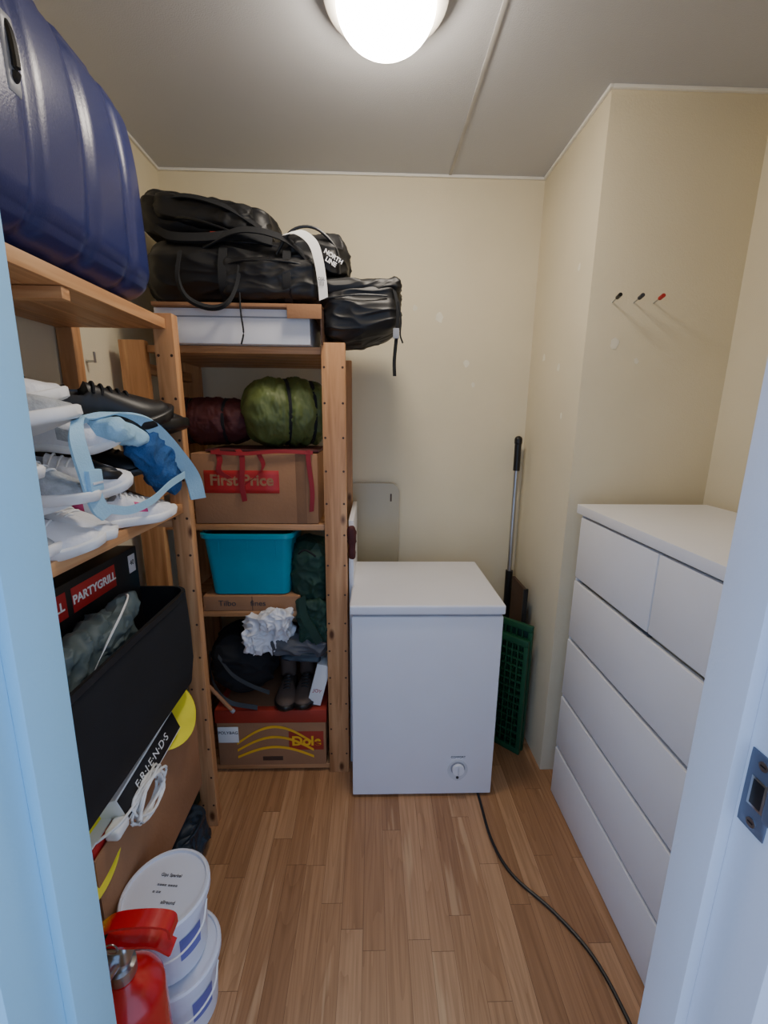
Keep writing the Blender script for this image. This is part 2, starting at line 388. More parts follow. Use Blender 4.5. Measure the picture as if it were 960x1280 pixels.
def shelfB():
    p=[]
    for nm,x0,x1 in (('left',-.915,-.825),('right',-.19,-.102)):
        p.append(box('post_front_'+nm,x0,x1,1.64,1.675,0,1.85,pineZ,.003))
        p.append(box('post_back_'+nm,x0,x1,2.13,2.165,0,1.85,pineZ,.003))
    for z in (.1,.6,1.3,1.78):
        p.append(box('rung_r',-.16,-.13,1.675,2.13,z-.04,z,pineY,.003));p.append(box('rung_l',-.89,-.86,1.675,2.13,z-.04,z,pineY,.003))
    for z,n in ((1.835,'top'),(1.165,'upper'),(.79,'middle'),(.035,'bottom')):
        for i in range(5):
            y=1.655+i*.096
            p.append(box('%s_slat_%d'%(n,i),-.823,-.192,y,y+.093,z-.025,z,pineX,.002))
    holes(p,(-.18,-.112),1.6395,.1,1.82)
    return group('pine_shelving_unit',p,(-.5,1.9,0))
shelfB()
# ------------------------------------------------------------ suitcase
def suitcase():
    c=(-.772,.93,2.118);s=(.33,.74,.46)
    def d(p,n):
        u=(p.y/.37)
        ph=(p.y+.37)/.148
        fr=ph-math.floor(ph)
        g=min(fr,1-fr)*2
        rib=(min(1,g*3.0)**.5)*.016
        edge=max(0,1-(abs(u))**6)
        q=p.copy()
        bulge=.018*(1-(p.z/.23)**2)*(1-u*u)
        if n.x>.2:q.x+=(rib*edge+bulge)*n.x
        if abs(n.z)>.5:q.z+=math.copysign(rib*edge*.5,n.z)
        q.x-=.03*max(0,(p.z/.23))**2*(1 if p.x>0 else 0)
        q.y+=.025*max(0,-p.z/.23)*max(0,u)
        return q
    p=[rbox('shell',c,s,.075,m_navy,n=70,disp=d)]
    p.append(box('zip_seam',-.80,-.793,.552,1.308,1.884,2.352,m_navyd,.002))
    y=.825
    p.append(tube('carry_handle',[(-.592,y,2.185),(-.575,y,2.18),(-.568,y,2.15),(-.57,y,2.11),(-.592,y,2.10)],.006,m_blackp))
    p.append(rbox('handle_plate',(-.578,y,2.14),(.012,.03,.11),.0055,m_grey,n=8))
    for z in (1.93,2.315):
        p.append(cyl('wheel',(-.68,1.30,z),(-.68,1.325,z),.022,m_blackp))
        p.append(rbox('wheel_housing',(-.68,1.295,z),(.06,.03,.05),.012,m_blackp,n=8))
    return group('suitcase',p)
suitcase()
# ------------------------------------------------------------ bags on unit B top
def bags():
    p=[box('tray',-.77,-.225,1.625,2.05,1.838,1.955,m_whitef,.003),box('tray_lip',-.768,-.227,1.6235,1.6255,1.925,1.93,m_grey,.0005),
       box('lid',-.765,-.18,1.60,2.06,1.957,1.968,m_card,.001),box('flap',-.30,-.18,1.598,1.60,1.92,1.967,m_card,.001),
       box('side_flap',-.185,-.18,1.60,2.0,1.84,1.967,m_brown,.001)]
    group('flat_white_carton',p)
    def sag(q,n):
        q=q.copy();u=q.x/.34;q.z-=.03*max(0,q.z/.11)*u*u*(1 if q.x>0 else .2);return q
    p=[rbox('bag_body',(-.48,1.86,2.088),(.68,.42,.23),.09,m_black,n=84,disp=wrinkle(.014,9,1,post=sag)),
       rbox('side_pocket',(-.36,1.648,2.055),(.34,.06,.13),.028,m_black,n=44,disp=wrinkle(.007,14,2)),
       tube('pocket_zip',[(-.52,1.625,2.09),(-.45,1.615,2.105),(-.3,1.615,2.105),(-.2,1.628,2.09)],.003,m_blackp),
       tube('top_zip',[(-.74,1.72,2.16),(-.6,1.69,2.18),(-.4,1.69,2.185),(-.2,1.71,2.15)],.004,m_blackp)]
    for x in (-.52,-.30):
        p.append(ribbon('wrap_strap',[(x,1.70,2.18),(x,1.645,2.15),(x,1.618,2.08),(x,1.618,2.02),(x,1.65,1.985)],(.028,0,0),m_black2,.004))
    p.append(ribbon('handle',[(-.66,1.62,2.13),(-.66,1.585,2.04),(-.63,1.575,1.975),(-.56,1.575,1.945),(-.50,1.58,1.96),(-.47,1.61,2.03),(-.46,1.625,2.1)],(0,.012,.012),m_black2,.012))
    p.append(ribbon('top_strap',[(-.6,1.66,2.16),(-.45,1.63,2.205),(-.3,1.64,2.18),(-.2,1.66,2.09)],(0,.02,.025),m_black2,.004))
    p.append(tube('cord',[(-.46,1.6,2.0),(-.455,1.585,1.93),(-.45,1.585,1.87),(-.46,1.585,1.83)],.003,m_black2))
    group('duffel_bag',p)
    p=[rbox('bag_body',(-.61,1.90,2.275),(.46,.36,.16),.055,m_black,n=74,disp=wrinkle(.012,9,4),rot=(0,.13,0)),
       rbox('lid_pocket',(-.60,1.73,2.29),(.34,.07,.09),.03,m_black,n=40,disp=wrinkle(.007,14,6),rot=(0,.13,0)),
       ribbon('strap',[(-.80,1.74,2.33),(-.66,1.69,2.33),(-.52,1.69,2.30),(-.40,1.71,2.24)],(0,.02,.02),m_black2,.004),
       ribbon('shoulder_strap',[(-.78,1.72,2.24),(-.70,1.66,2.19),(-.58,1.65,2.185),(-.46,1.66,2.20),(-.36,1.69,2.19)],(0,.012,.03),m_black2,.012),
       tube('piping',[(-.81,1.75,2.28),(-.65,1.69,2.26),(-.5,1.69,2.22),(-.4,1.72,2.19)],.005,m_blackp),
       box('pull_tab',-.565,-.535,1.655,1.662,2.20,2.208,m_orange,.001)]
    group('backpack',p)
    p=[rbox('bag_body',(-.22,1.78,2.15),(.25,.26,.16),.07,m_black,n=60,disp=wrinkle(.011,10,6)),
       tube('piping',[(-.34,1.655,2.14),(-.28,1.64,2.21),(-.2,1.645,2.22),(-.13,1.655,2.16),(-.12,1.655,2.08)],.005,m_blackp)]
    p.append(ribbon('airline_tag',[(-.30,1.64,2.20),(-.25,1.615,2.195),(-.205,1.605,2.16),(-.185,1.60,2.10),(-.175,1.60,2.03),(-.172,1.60,1.985)],(.030,0,.012),m_label,.0012))
    p.append(text('tag_print','OSL\n|||||',(-.178,1.596,2.04),.014,m_ink,rz=.1))
    lg=text('logo','NORTH\nLINE',(-.143,1.632,2.12),.020,m_lgrey,bold=.0008);lg.rotation_euler=(math.pi/2,.5,.2);p.append(lg)
    group('travel_bag',p)
    def taper(q,n):
        q=q.copy();u=max(0,q.x/.135)
        if q.z<0:q.z*=1-.35*u
        return q
    p=[rbox('bag_body',(-.045,1.80,1.972),(.28,.30,.20),.045,m_black,n=66,disp=wrinkle(.011,9,9,post=taper)),
       rbox('flap',(-.04,1.78,2.05),(.28,.26,.05),.022,m_black,n=44,disp=wrinkle(.007,13,3),rot=(0,-.04,0)),
       tube('zip',[(-.16,1.645,2.0),(-.05,1.635,2.01),(.05,1.645,2.01)],.003,m_blackp),
       ribbon('strap',[(.07,1.66,2.05),(.088,1.64,1.97),(.085,1.635,1.88),(.078,1.635,1.79),(.08,1.635,1.735)],(.012,.004,0),m_black2,.003),
       tube('strap_loop',[(.09,1.64,1.99),(.1,1.635,1.93),(.098,1.635,1.88),(.108,1.635,1.85)],.003,m_black2),
       box('buckle',.072,.094,1.628,1.638,1.865,1.9,m_grey,.002)]
    group('shoulder_bag',p)
bags()
# ------------------------------------------------------------ unit B middle
def puffroll(c,R,L,m,seed=1,rz=0,pleats=9,straps=(-.25,.35),nm='shell'):
    bm=bmesh.new();n=80;k=96;V=[]
    for i in range(n+1):
        t=-1+2*i/n
        e=max(0,1-abs(t)**4)**.5
        ring=[]
        for j in range(k):
            a=2*math.pi*j/k
            nz=noise.noise(Vector((t*6,math.cos(a)*2.5,math.sin(a)*2.5+seed)))
            cr=abs(noise.noise(Vector((t*9,math.cos(a)*6,math.sin(a)*6+seed*2))))
            cr2=abs(noise.noise(Vector((t*16,math.cos(a)*12,math.sin(a)*12+seed*3))))
            pl=1+.04*math.cos(pleats*a+seed+t*2)*(abs(t)**1.5)+.06*nz-.12*(.3-min(.3,cr))-.08*(.25-min(.25,cr2))
            dip=sum(.07*math.exp(-((t-s)/.07)**2) for s in straps)
            r=R*e*(pl-dip)+.0005
            ring.append(bm.verts.new((t*L/2*(1-.03*math.cos(a*3)),r*math.cos(a),r*math.sin(a)*.98)))
        V.append(ring)
    for i in range(n):
        for j in range(k):bm.faces.new((V[i][j],V[i][(j+1)%k],V[i+1][(j+1)%k],V[i+1][j]))
    bm.faces.new(V[0][::-1]);bm.faces.new(V[-1])
    bmesh.ops.recalc_face_normals(bm,faces=bm.faces[:])
    o=mk(nm,bm,m,ang=2);o.location=c;o.rotation_euler=(0,0,rz)
    st=[]
    for s in straps:
        t=s;e=(1-abs(t)**4)**.5;r=R*e*.92
        P=[(t*L/2,r*math.cos(a),r*math.sin(a)) for a in [2*math.pi*j/24 for j in range(25)]]
        q=ribbon('compression_strap',P,(.012,0,0),m_black2,.004,k=2);q.location=c;q.rotation_euler=(0,0,rz);st.append(q)
    return [o]+st
group('sleeping_bag',puffroll((-.350,1.80,1.602),.142,.36,m_green,2,rz=.35,straps=(-.05,.5)))
group('rolled_mat',puffroll((-.66,1.80,1.565),.098,.36,m_dred,5,straps=(-.4,.4)))
def openbox(name,x0,x1,y0,y1,z0,z1,m,th=.004):
    p=[box('front',x0,x1,y0,y0+th,z0,z1,m,.001),box('back',x0,x1,y1-th,y1,z0,z1,m,.001),
       box('left',x0,x0+th,y0+th,y1-th,z0,z1,m,.001),box('right',x1-th,x1,y0+th,y1-th,z0,z1,m,.001),
       box('bottom',x0+th,x1-th,y0+th,y1-th,z0,z0+th,m,.001)]
    return p
p=[box('carton',-.70,-.215,1.655,2.05,1.168,1.445,m_card,.003),
   box('tape',-.30,-.26,1.6545,1.6552,1.168,1.445,m_card2,.0002),
   rbox('red_badge',(-.51,1.6545,1.335),(.29,.002,.09),.0009,m_red,n=4),
   text('print','First Price',(-.51,1.653,1.34),.06,m_card,bold=.0015)]
group('cardboard_box',p)
p=[ribbon('strap_a',[(-.60,1.66,1.46),(-.585,1.645,1.42),(-.59,1.64,1.38),(-.55,1.64,1.35)],(.02,0,.006),m_rstrap),
   ribbon('strap_b',[(-.52,1.66,1.46),(-.50,1.645,1.43),(-.505,1.64,1.33),(-.50,1.645,1.26)],(.02,0,.004),m_rstrap),
   ribbon('strap_c',[(-.62,1.65,1.45),(-.5,1.645,1.445),(-.36,1.645,1.455),(-.23,1.65,1.45)],(0,.004,.014),m_rstrap),
   ribbon('strap_d',[(-.25,1.65,1.46),(-.245,1.643,1.40),(-.235,1.64,1.30),(-.24,1.642,1.22)],(.018,0,.004),m_rstrap),
   ribbon('strap_e',[(-.44,1.65,1.45),(-.42,1.643,1.40),(-.45,1.64,1.36),(-.49,1.642,1.33)],(.014,0,.01),m_rstrap),
   rbox('frame_panel',(-.43,1.80,1.454),(.44,.26,.014),.006,m_dred,n=10)]
group('red_hiking_carrier',p)
p=[rloft('shell',-.505,1.80,[(.15,.125,.025,.858),(.158,.132,.03,.862),(.178,.15,.035,1.105),(.190,.162,.04,1.108),(.190,.162,.04,1.126),(.178,.15,.035,1.126),(.172,.144,.035,1.10),(.15,.125,.03,.87)],m_turq)]
for x in (-.62,-.505,-.39):
    q=box('front_rib',x-.003,x+.003,1.662,1.668,.88,1.10,m_turq,.001);q.rotation_euler=(.09,0,0);q.location.y-=.003;p.append(q)
p.append(rbox('clothes_inside',(-.505,1.80,1.09),(.32,.26,.07),.03,m_black2,n=24,disp=wrinkle(.012,10,33)))
group('storage_tub',p)
p=[box('carton',-.70,-.30,1.655,2.0,.792,.856,m_card,.002),text('print','Tilbo      fines',(-.54,1.653,.825),.035,m_ink)]
p.append(box('label_gap',-.5,-.497,1.6545,1.6552,.792,.856,m_brown,.0002))
group('flat_cardboard_box',p)
group('green_drybag',[rbox('sack',(-.265,1.77,.935),(.14,.2,.27),.05,m_dgreen,n=44,disp=wrinkle(.012,11,12,ax=1)),
   tube('drawcord',[(-.30,1.66,1.04),(-.27,1.645,1.06),(-.23,1.655,1.03)],.004,m_black2)])
group('green_raincoat',[rbox('cloth',(-.25,1.655,.74),(.13,.035,.20),.015,m_dgreen,n=40,disp=wrinkle(.010,13,14,ax=1)),
   ribbon('sleeve',[(-.29,1.64,.86),(-.28,1.63,.78),(-.25,1.63,.72),(-.22,1.63,.66)],(.03,0,.02),m_dgreen,.012)])
p=[rbox('bag',(-.43,1.68,.685),(.17,.11,.18),.045,m_plast,n=60,disp=wrinkle(.024,15,21,ax=1)),
   rbox('bag_knot',(-.40,1.63,.77),(.12,.06,.07),.02,m_plast,n=30,disp=wrinkle(.016,22,5,ax=1)),
   rbox('bag_tail',(-.50,1.64,.66),(.07,.05,.10),.02,m_plast,n=24,disp=wrinkle(.012,22,15,ax=1))]
group('plastic_carrier_bag',p)
group('grey_cloth_bundle',[rbox('cloth',(-.31,1.74,.625),(.22,.22,.07),.025,mat('grey_cloth',(84,86,92),.8,var=.2),n=34,disp=wrinkle(.014,12,8)),
   rbox('fold',(-.30,1.70,.585),(.16,.14,.03),.012,m_tealbag,n=24,disp=wrinkle(.007,14,9))])
p=[rbox('sack',(-.58,1.79,.505),(.27,.26,.30),.11,m_black2,n=50,disp=wrinkle(.014,8,30)),
   ribbon('strap',[(-.66,1.66,.58),(-.6,1.645,.5),(-.52,1.65,.44),(-.45,1.66,.40)],(0,.01,.014),m_black,.004),
   ribbon('strap_b',[(-.69,1.65,.60),(-.68,1.63,.48),(-.62,1.63,.38),(-.5,1.64,.34)],(0,.01,.016),m_black,.004)]
group('black_rucksack',p)
group('walking_stick',[cyl('stick',(-.72,1.60,.52),(-.60,1.62,.34),.008,m_card,10),cyl('ferrule',(-.605,1.619,.347),(-.597,1.621,.335),.009,m_grey,10)])
# shoes --------------------------------------------------------------
def shoe(name,loc,rz,mu,ms=None,mt=None,L=.27,rx=0,ry=0,shaft=0,s=1,ml=None):
    ms=ms or m_sole;mt=mt or mu
    ml=ml or (m_black2 if mu is m_shoeb else m_sole)
    bm=bmesh.new();n=30;k=22
    def w(t):
        base=.034+.016*math.exp(-((t-.72)/.2)**2)-.004*math.exp(-((t-.4)/.12)**2)
        e=min(1,max(0,(1-((abs(t-.5)*2)**5))))**.5
        return base*e+.0008
    def h(t):
        if t<.38:v=.098+.010*math.cos(t*8)
        else:v=.096-.050*min(1,((t-.38)/.5))**.9
        e=max(0,1-max(0,(t-.9)/.1)**2.5)**.5 if t>.9 else (max(0,1-((.06-t)/.06)**3)**.4 if t<.06 else 1)
        return max(.022,v*e)
    R=[]
    for i in range(n+1):
        t=i/n;ww=w(t);hh=h(t);ring=[]
        for j in range(k+1):
            a=math.pi*j/k
            ex=.75 if t>.4 else .6
            y=math.copysign(abs(math.cos(a))**ex,math.cos(a))*ww*(1-.28*math.sin(a)**2*(1 if t<.5 else .3));z=.016+(hh-.016)*math.sin(a)**.8
            if .07<t<.40 and .75<math.sin(a):z-=.045*((math.sin(a)-.75)/.25)*min(1,(t-.07)/.06)*min(1,(.40-t)/.06)
            ring.append(bm.verts.new((t*L,y,z)))
        R.append(ring)
    for i in range(n):
        for j in range(k):
            f=bm.faces.new((R[i][j],R[i][j+1],R[i+1][j+1],R[i+1][j]))
            t=i/n;a=math.pi*(j+.5)/k
            if .12<t<.36 and math.sin(a)>.93:f.material_index=2
            if (t<.1 and math.sin(a)<.8) or (.5<t<.62 and .25<math.sin(a)<.75):f.material_index=3
    S=[]
    for zz,g in ((.0,-.002),(.003,.003),(.02,.005),(.024,.002)):
        ring=[]
        for i in range(n+1):ring.append(bm.verts.new((i/n*(L+2*g)-g,w(i/n)+g,zz+.012*max(0,i/n-.75)/.25)))
        for i in range(n,-1,-1):ring.append(bm.verts.new((i/n*(L+2*g)-g,-w(i/n)-g,zz+.012*max(0,i/n-.75)/.25)))
        S.append(ring)
    m=len(S[0])
    for a in range(3):
        for j in range(m):
            f=bm.faces.new((S[a][j],S[a][(j+1)%m],S[a+1][(j+1)%m],S[a+1][j]));f.material_index=1
    f=bm.faces.new(S[0]);f.material_index=1;f=bm.faces.new(S[-1][::-1]);f.material_index=1
    bmesh.ops.recalc_face_normals(bm,faces=bm.faces[:])
    p=[mk('upper_and_sole',bm,[mu,ms,m_shoeb,mt],ang=1.0)]
    for i in range(5):
        t=.43+i*.055
        zz=h(t)+.001
        p.append(tube('lace_%d'%i,[(t*L,-.022,zz-.014),(t*L+.004,-.01,zz-.001),(t*L+.006,.01,zz-.001),(t*L+.002,.022,zz-.014)],.0028,ml,k=3,seg=6))
    if shaft:
        q=rloft('shaft',0,0,[(.045,.036,.03,.07),(.043,.036,.03,.12),(.046,.04,.035,shaft),(.041,.035,.03,shaft),(.038,.03,.028,.1)],mu,cb=False,ct=True);q.location=(.055,0,0);p.append(q)
    M=Matrix.Translation(loc)@Matrix.Rotation(rz,4,'Z')@Matrix.Rotation(ry,4,'Y')@Matrix.Rotation(rx,4,'X')@Matrix.Scale(s,4)
    xform(p,M)
    e=bpy.data.objects.new(name,None);COL.objects.link(e);e.location=loc
    for o in p:o.parent=e;o.matrix_parent_inverse=Matrix.Translation(-Vector(loc))
    return e
B=dict(ms=m_blackp)
for a in [((-.86,.70,1.304),.5,m_shoeg,{}),
          ((-.83,.80,1.304),.35,m_shoew,dict(rx=.15)),
          ((-.84,.895,1.304),.1,m_shoew,dict(rx=-.1,mt=m_shoeg)),
          ((-.85,.975,1.306),-.15,m_shoew,dict(mt=m_shoeg)),
          ((-.715,.99,1.306),.95,m_shoew,dict(mt=m_pink,s=.95)),
          ((-.80,1.07,1.306),.85,m_shoew,dict(mt=m_pink,rx=.2,s=.95)),
          ((-.90,1.14,1.306),.15,m_shoeb,B),((-.90,1.25,1.306),-.1,m_shoeb,B),
          ((-.86,.76,1.42),.6,m_shoew,dict(ry=.1,rx=.3,mt=m_shoeg)),
          ((-.84,.865,1.43),.05,m_shoeg,dict(ry=.12)),
          ((-.86,.99,1.42),.3,m_shoew,dict(rx=.5,ry=.05)),
          ((-.88,1.08,1.42),-.2,m_shoeb,dict(ms=m_blackp,rx=-.3)),
          ((-.90,1.20,1.42),.2,m_shoeb,dict(ms=m_blackp,rx=.2)),
          ((-.70,.68,1.535),1.25,m_shoeg,dict(rx=-.35,ry=-.12)),
          ((-.79,.74,1.56),1.05,m_shoew,dict(rx=-.2,ry=-.18,mt=m_shoeg)),
          ((-.85,.83,1.50),-.3,m_shoeg,dict(ry=.15)),
          ((-.86,.96,1.52),.5,m_shoew,dict(rx=.6,mt=m_shoeg)),
          ((-.82,1.04,1.54),.8,m_shoeb,dict(ms=m_blackp,rx=.3,s=1.25,ry=-.1)),
          ((-.75,1.08,1.53),1.05,m_shoeb,dict(ms=m_blackp,rx=-.3,s=1.25)),
          ]:
    shoe('sneaker' if a[2] is not m_shoeb else 'black_shoe',a[0],a[1],a[2],**a[3])
group('shoehorn_sticks',[cyl('stick_a',(-.90,1.0,1.30),(-.93,1.04,1.72),.005,m_blackp,8),cyl('stick_b',(-.90,1.03,1.30),(-.92,1.11,1.70),.005,m_blackp,8)])
p=[ribbon('wide_strap',[(-.66,1.00,1.565),(-.62,.93,1.575),(-.592,.875,1.54),(-.58,.872,1.47),(-.578,.89,1.40),(-.578,.92,1.37)],(0,.045,.012),m_lblue,.005),
   ribbon('thin_strap',[(-.578,.92,1.385),(-.575,1.0,1.365),(-.572,1.1,1.37),(-.572,1.2,1.395),(-.572,1.30,1.41)],(0,.004,.02),m_lblue,.003),
   ribbon('top_strap',[(-.66,1.00,1.575),(-.625,1.08,1.59),(-.60,1.17,1.565),(-.58,1.27,1.48),(-.572,1.35,1.40),(-.572,1.385,1.32)],(.03,.045,0),m_lblue,.005),
   box('buckle',-.585,-.568,.862,.905,1.43,1.475,m_lblue,.004),box('buckle_bar',-.570,-.566,.868,.90,1.445,1.45,m_lgrey,.001),
   rbox('padded_panel',(-.645,1.14,1.53),(.09,.24,.05),.02,m_lblue,n=30,disp=wrinkle(.009,12,27,ax=1),rot=(-.25,0,0)),
   rbox('towel',(-.625,1.25,1.46),(.08,.22,.12),.03,m_blue,n=36,disp=wrinkle(.012,11,17,ax=1),rot=(-.75,0,0))]
group('light_blue_baby_carrier',p)
# ------------------------------------------------------------ unit A middle shelf
def bin_():
    x=-.775;y=.95
    rings=[(.155,.36,.05,.703),(.172,.38,.06,.715),(.182,.385,.06,.80),(.182,.385,.06,.90),(.176,.385,.06,1.035),(.166,.375,.055,1.037),(.166,.37,.055,.80),(.15,.35,.05,.74)]
    o=rloft('shell',x,y,rings,m_black2,k=8,ang=1)
    q=ribbon('rim_binding',[(x+.178,.60,1.03),(x+.18,.8,1.035),(x+.18,1.0,1.035),(x+.178,1.2,1.03),(x+.172,1.28,1.03)],(0,0,.018),m_black,.006)
    return group('black_fabric_bin',[o,q])
bin_()
p=[box('carton',-.93,-.745,.78,1.30,.81,1.185,m_blackp,.003),
   box('red_label',-.7452,-.744,1.0,1.18,1.10,1.165,m_red,.0004),text('print','PARTYGRILL',(-.7435,1.09,1.132),.032,m_label,'X',bold=.0008),
   box('red_label_b',-.7452,-.744,.93,.98,1.10,1.165,m_red,.0004),text('print_b','LL',(-.7435,.955,1.132),.032,m_label,'X',bold=.0008),
   box('sticker',-.7452,-.744,1.25,1.285,1.11,1.165,m_lgrey,.0004),text('sticker_print','40',(-.7435,1.267,1.14),.022,m_ink,'X')]
group('grill_box',p)
p=[rbox('cloth',(-.688,.92,1.02),(.095,.32,.14),.04,m_jack,n=54,disp=wrinkle(.013,12,40,ax=1)),
   rbox('sleeve',(-.665,1.02,1.055),(.06,.20,.06),.025,m_jack,n=36,disp=wrinkle(.009,14,42,ax=1),rot=(.3,0,.1)),
   ribbon('zipper',[(-.635,.87,1.00),(-.622,.92,1.06),(-.625,1.0,1.105),(-.65,1.07,1.115),(-.69,1.10,1.10)],(.0,.004,.006),m_label,.004)]
group('folded_jacket',p)
group('open_cardboard_box',openbox('b',-.94,-.632,.79,1.345,.242,.585,m_card))
p=[]
for i in range(4):
    s=.82
    p.append(lathe('plate_%d'%i,0,0,[(.05*s,0),(.09*s,.004),(.135*s,.02),(.14*s,.022),(.13*s,.022),(.08*s,.008),(.02*s,.006)],m_yelp,k=10))
    p[-1].matrix_basis=Matrix.Translation((-.695+.004*i,1.23-.010*i,.632+.003*i))@Matrix.Rotation(.75,4,'Y')@Matrix.Rotation(.15,4,'X')
group('yellow_plates',p)
q=[lathe('plate',0,0,[(.05,0),(.09,.004),(.125,.02),(.128,.022),(.12,.022),(.08,.008),(.02,.006)],m_yelp,k=10)]
q[0].matrix_basis=Matrix.Translation((-.68,.80,.61))@Matrix.Rotation(1.3,4,'Y')
group('yellow_plate',q)
p=[box('case',-.08,.08,-.15,.15,-.036,.036,m_label,.003),box('spine',.08,.0812,-.148,.148,-.031,.031,m_blackp,.0004)]
p.append(text('print','F·R·I·E·N·D·S',(.0825,0,0),.032,m_label,'X'))
xform(p,Matrix.Translation((-.692,1.03,.618))@Matrix.Rotation(.08,4,'X')@Matrix.Rotation(-.30,4,'Y'))
group('board_game_box',p)
P=[]
for i in range(50):
    a=i*.95;P.append((-.600+.012*math.sin(a*1.3)+.006*random.random(),.95+.065*math.cos(a)+.035*random.random(),.585+.045*math.sin(a)+.012*random.random()))
P.append((-.61,.85,.62));P.append((-.65,.82,.60))
group('charger_cable',[tube('wire',P,.0036,m_label,k=4),rbox('plug',(-.62,.86,.60),(.035,.05,.03),.008,m_label,n=6)])
group('power_strip',[box('strip_body',-.71,-.64,.80,.92,.555,.60,m_red,.006),box('socket_face',-.705,-.645,.805,.915,.60,.606,m_label,.003)])
p=[rbox('bag',(-.71,1.22,.10),(.22,.26,.19),.07,m_tealbag,n=54,disp=wrinkle(.018,10,51,ax=1)),
   ribbon('handle',[(-.64,1.15,.18),(-.60,1.17,.21),(-.60,1.24,.20),(-.64,1.28,.17)],(.012,0,.008),m_tealbag,.004)]
group('nylon_bag',p)
group('dark_sports_bag',[rbox('bag',(-.79,1.53,.13),(.20,.18,.24),.06,m_dgreen,n=34,disp=wrinkle(.012,10,61)),
   ribbon('handle',[(-.74,1.44,.22),(-.70,1.43,.27),(-.72,1.43,.30),(-.78,1.44,.26)],(.012,0,.008),m_black2,.004)])
# ------------------------------------------------------------ banana box and boots
p=[box('carton',-.685,-.205,1.645,2.05,.04,.285,m_card,.003),box('lid',-.69,-.20,1.64,2.055,.262,.325,m_orange,.003),
   box('lid_top_print',-.66,-.23,1.67,2.03,.3245,.3255,m_card2,.0003),
   box('sticker',-.68,-.59,1.6375,1.639,.165,.245,m_label,.0004),text('sticker_print','POLYBAG',(-.635,1.637,.215),.02,m_ink)]
for k in range(3):
    P=[(-.60+.34*i/8,1.642,.155-.035*k+.085*math.sin(math.pi*i/8)*(1-k*.2)) for i in range(9)]
    p.append(ribbon('banana_print_%d'%k,P,(0,.0005,.012),m_yel,.001))
p.append(box('logo_patch',-.37,-.215,1.6425,1.6435,.12,.215,m_orange,.0003))
p.append(text('print','Dole',(-.292,1.641,.165),.066,m_yel,bold=.002))
p.append(box('handle_slot',-.49,-.40,1.6425,1.6455,.065,.085,m_brown,.0008))
group('banana_box',p)
shoe('hiking_boot',(-.40,1.88,.328),-math.pi/2+.1,m_boot,ms=m_blackp,shaft=.17,ml=m_blackp)
shoe('hiking_boot',(-.305,1.89,.328),-math.pi/2,m_boot,ms=m_blackp,shaft=.17,ml=m_blackp)
wb=box('box_body',-.03,.03,-.05,.05,-.10,.10,m_label,.003);wl=text('box_print','JOY',(0,-.051,-.03),.022,m_red)
xform([wb,wl],Matrix.Translation((-.232,1.71,.435))@Matrix.Rotation(.25,4,'Y'))
group('small_white_box',[wb,wl])
# ------------------------------------------------------------ behind / beside the freezer
box('white_shelf_board',-.098,-.078,1.70,2.12,0,1.17,m_whitef,.002)
group('red_jacket_sleeve',[rbox('cloth',(-.083,1.655,1.09),(.03,.025,.14),.012,m_dred,n=16,disp=wrinkle(.004,25,4))])
def panel():
    bm=bmesh.new();x0,x1,z0,z1,r=-.14,.14,0,1.255,.05;pts=[(x0,z0),(x1,z0)]
    for cx,a0 in ((x1-r,0),(x0+r,90)):
        for i in range(9):
            a=math.radians(a0+90*i/8);pts.append((cx+r*math.cos(a),z1-r+r*math.sin(a)))
    f=bm.faces.new([bm.verts.new((x,0,z)) for x,z in pts]);ex=bmesh.ops.extrude_face_region(bm,geom=[f])
    for v in ex['geom']:
        if isinstance(v,bmesh.types.BMVert):v.co.y+=.006
    bmesh.ops.recalc_face_normals(bm,faces=bm.faces[:])
    o=mk('sheet',bm,m_glass,ang=.4);o.location=(0,2.165,0)
    s=box('hang_slot',.092,.1,2.163,2.166,1.16,1.20,m_brown,.0008)
    return group('chair_mat_panel',[o,s])
panel()
p=[cyl('pole',(.728,2.10,.10),(.728,2.125,1.36),.0115,m_chrome),cyl('grip',(.728,2.124,1.33),(.728,2.128,1.47),.0165,m_blackp),
   rbox('grip_end',(.728,2.128,1.478),(.038,.038,.05),.0185,m_blackp,n=10),
   cyl('joint',(.728,2.11,.50),(.728,2.113,.80),.019,m_blackp),
   rbox('brush_block',(.70,2.10,.085),(.12,.09,.04),.015,m_blackp,n=8),rbox('bristles',(.70,2.10,.035),(.13,.08,.07),.01,m_black2,n=10)]
group('broom',p)
p=[box('panel',.728,.742,1.88,2.06,0,.79,m_brown,.003),box('edge_strip',.722,.744,1.87,1.88,0,.795,m_blackp,.002)]
group('brown_board_panel',p)
def crate():
    p=[];x0,x1,y=-.09,.09,0
    for k,(yy,zt) in enumerate(((y,.60),(y+.035,.66))):
        p.append(box('rim_top_%d'%k,x0,x1,yy,yy+.02,zt-.03,zt,m_crate,.004));p.append(box('rim_bottom_%d'%k,x0,x1,yy,yy+.02,.0,.03,m_crate,.004))
        p.append(box('side_l_%d'%k,x0,x0+.02,yy,yy+.02,.03,zt-.03,m_crate,.003));p.append(box('side_r_%d'%k,x1-.02,x1,yy,yy+.02,.03,zt-.03,m_crate,.003))
        for i in range(1,5):
            x=x0+.02+(x1-x0-.04)*i/5;p.append(box('slat_v%d_%d'%(i,k),x-.003,x+.003,yy+.004,yy+.016,.03,zt-.03,m_crate,.001))
        for i in range(1,14):
            z=.03+(zt-.06)*i/14;p.append(box('slat_h%d_%d'%(i,k),x0+.02,x1-.02,yy+.005,yy+.015,z-.003,z+.003,m_crate,.001))
    p.append(box('base_sheet',x0+.02,x1-.02,y+.056,y+.06,.02,.64,m_dgreen,.001))
    xform(p,Matrix.Translation((.642,1.785,0))@Matrix.Rotation(-.75,4,'Z'))
    return group('folding_crate',p)
crate()
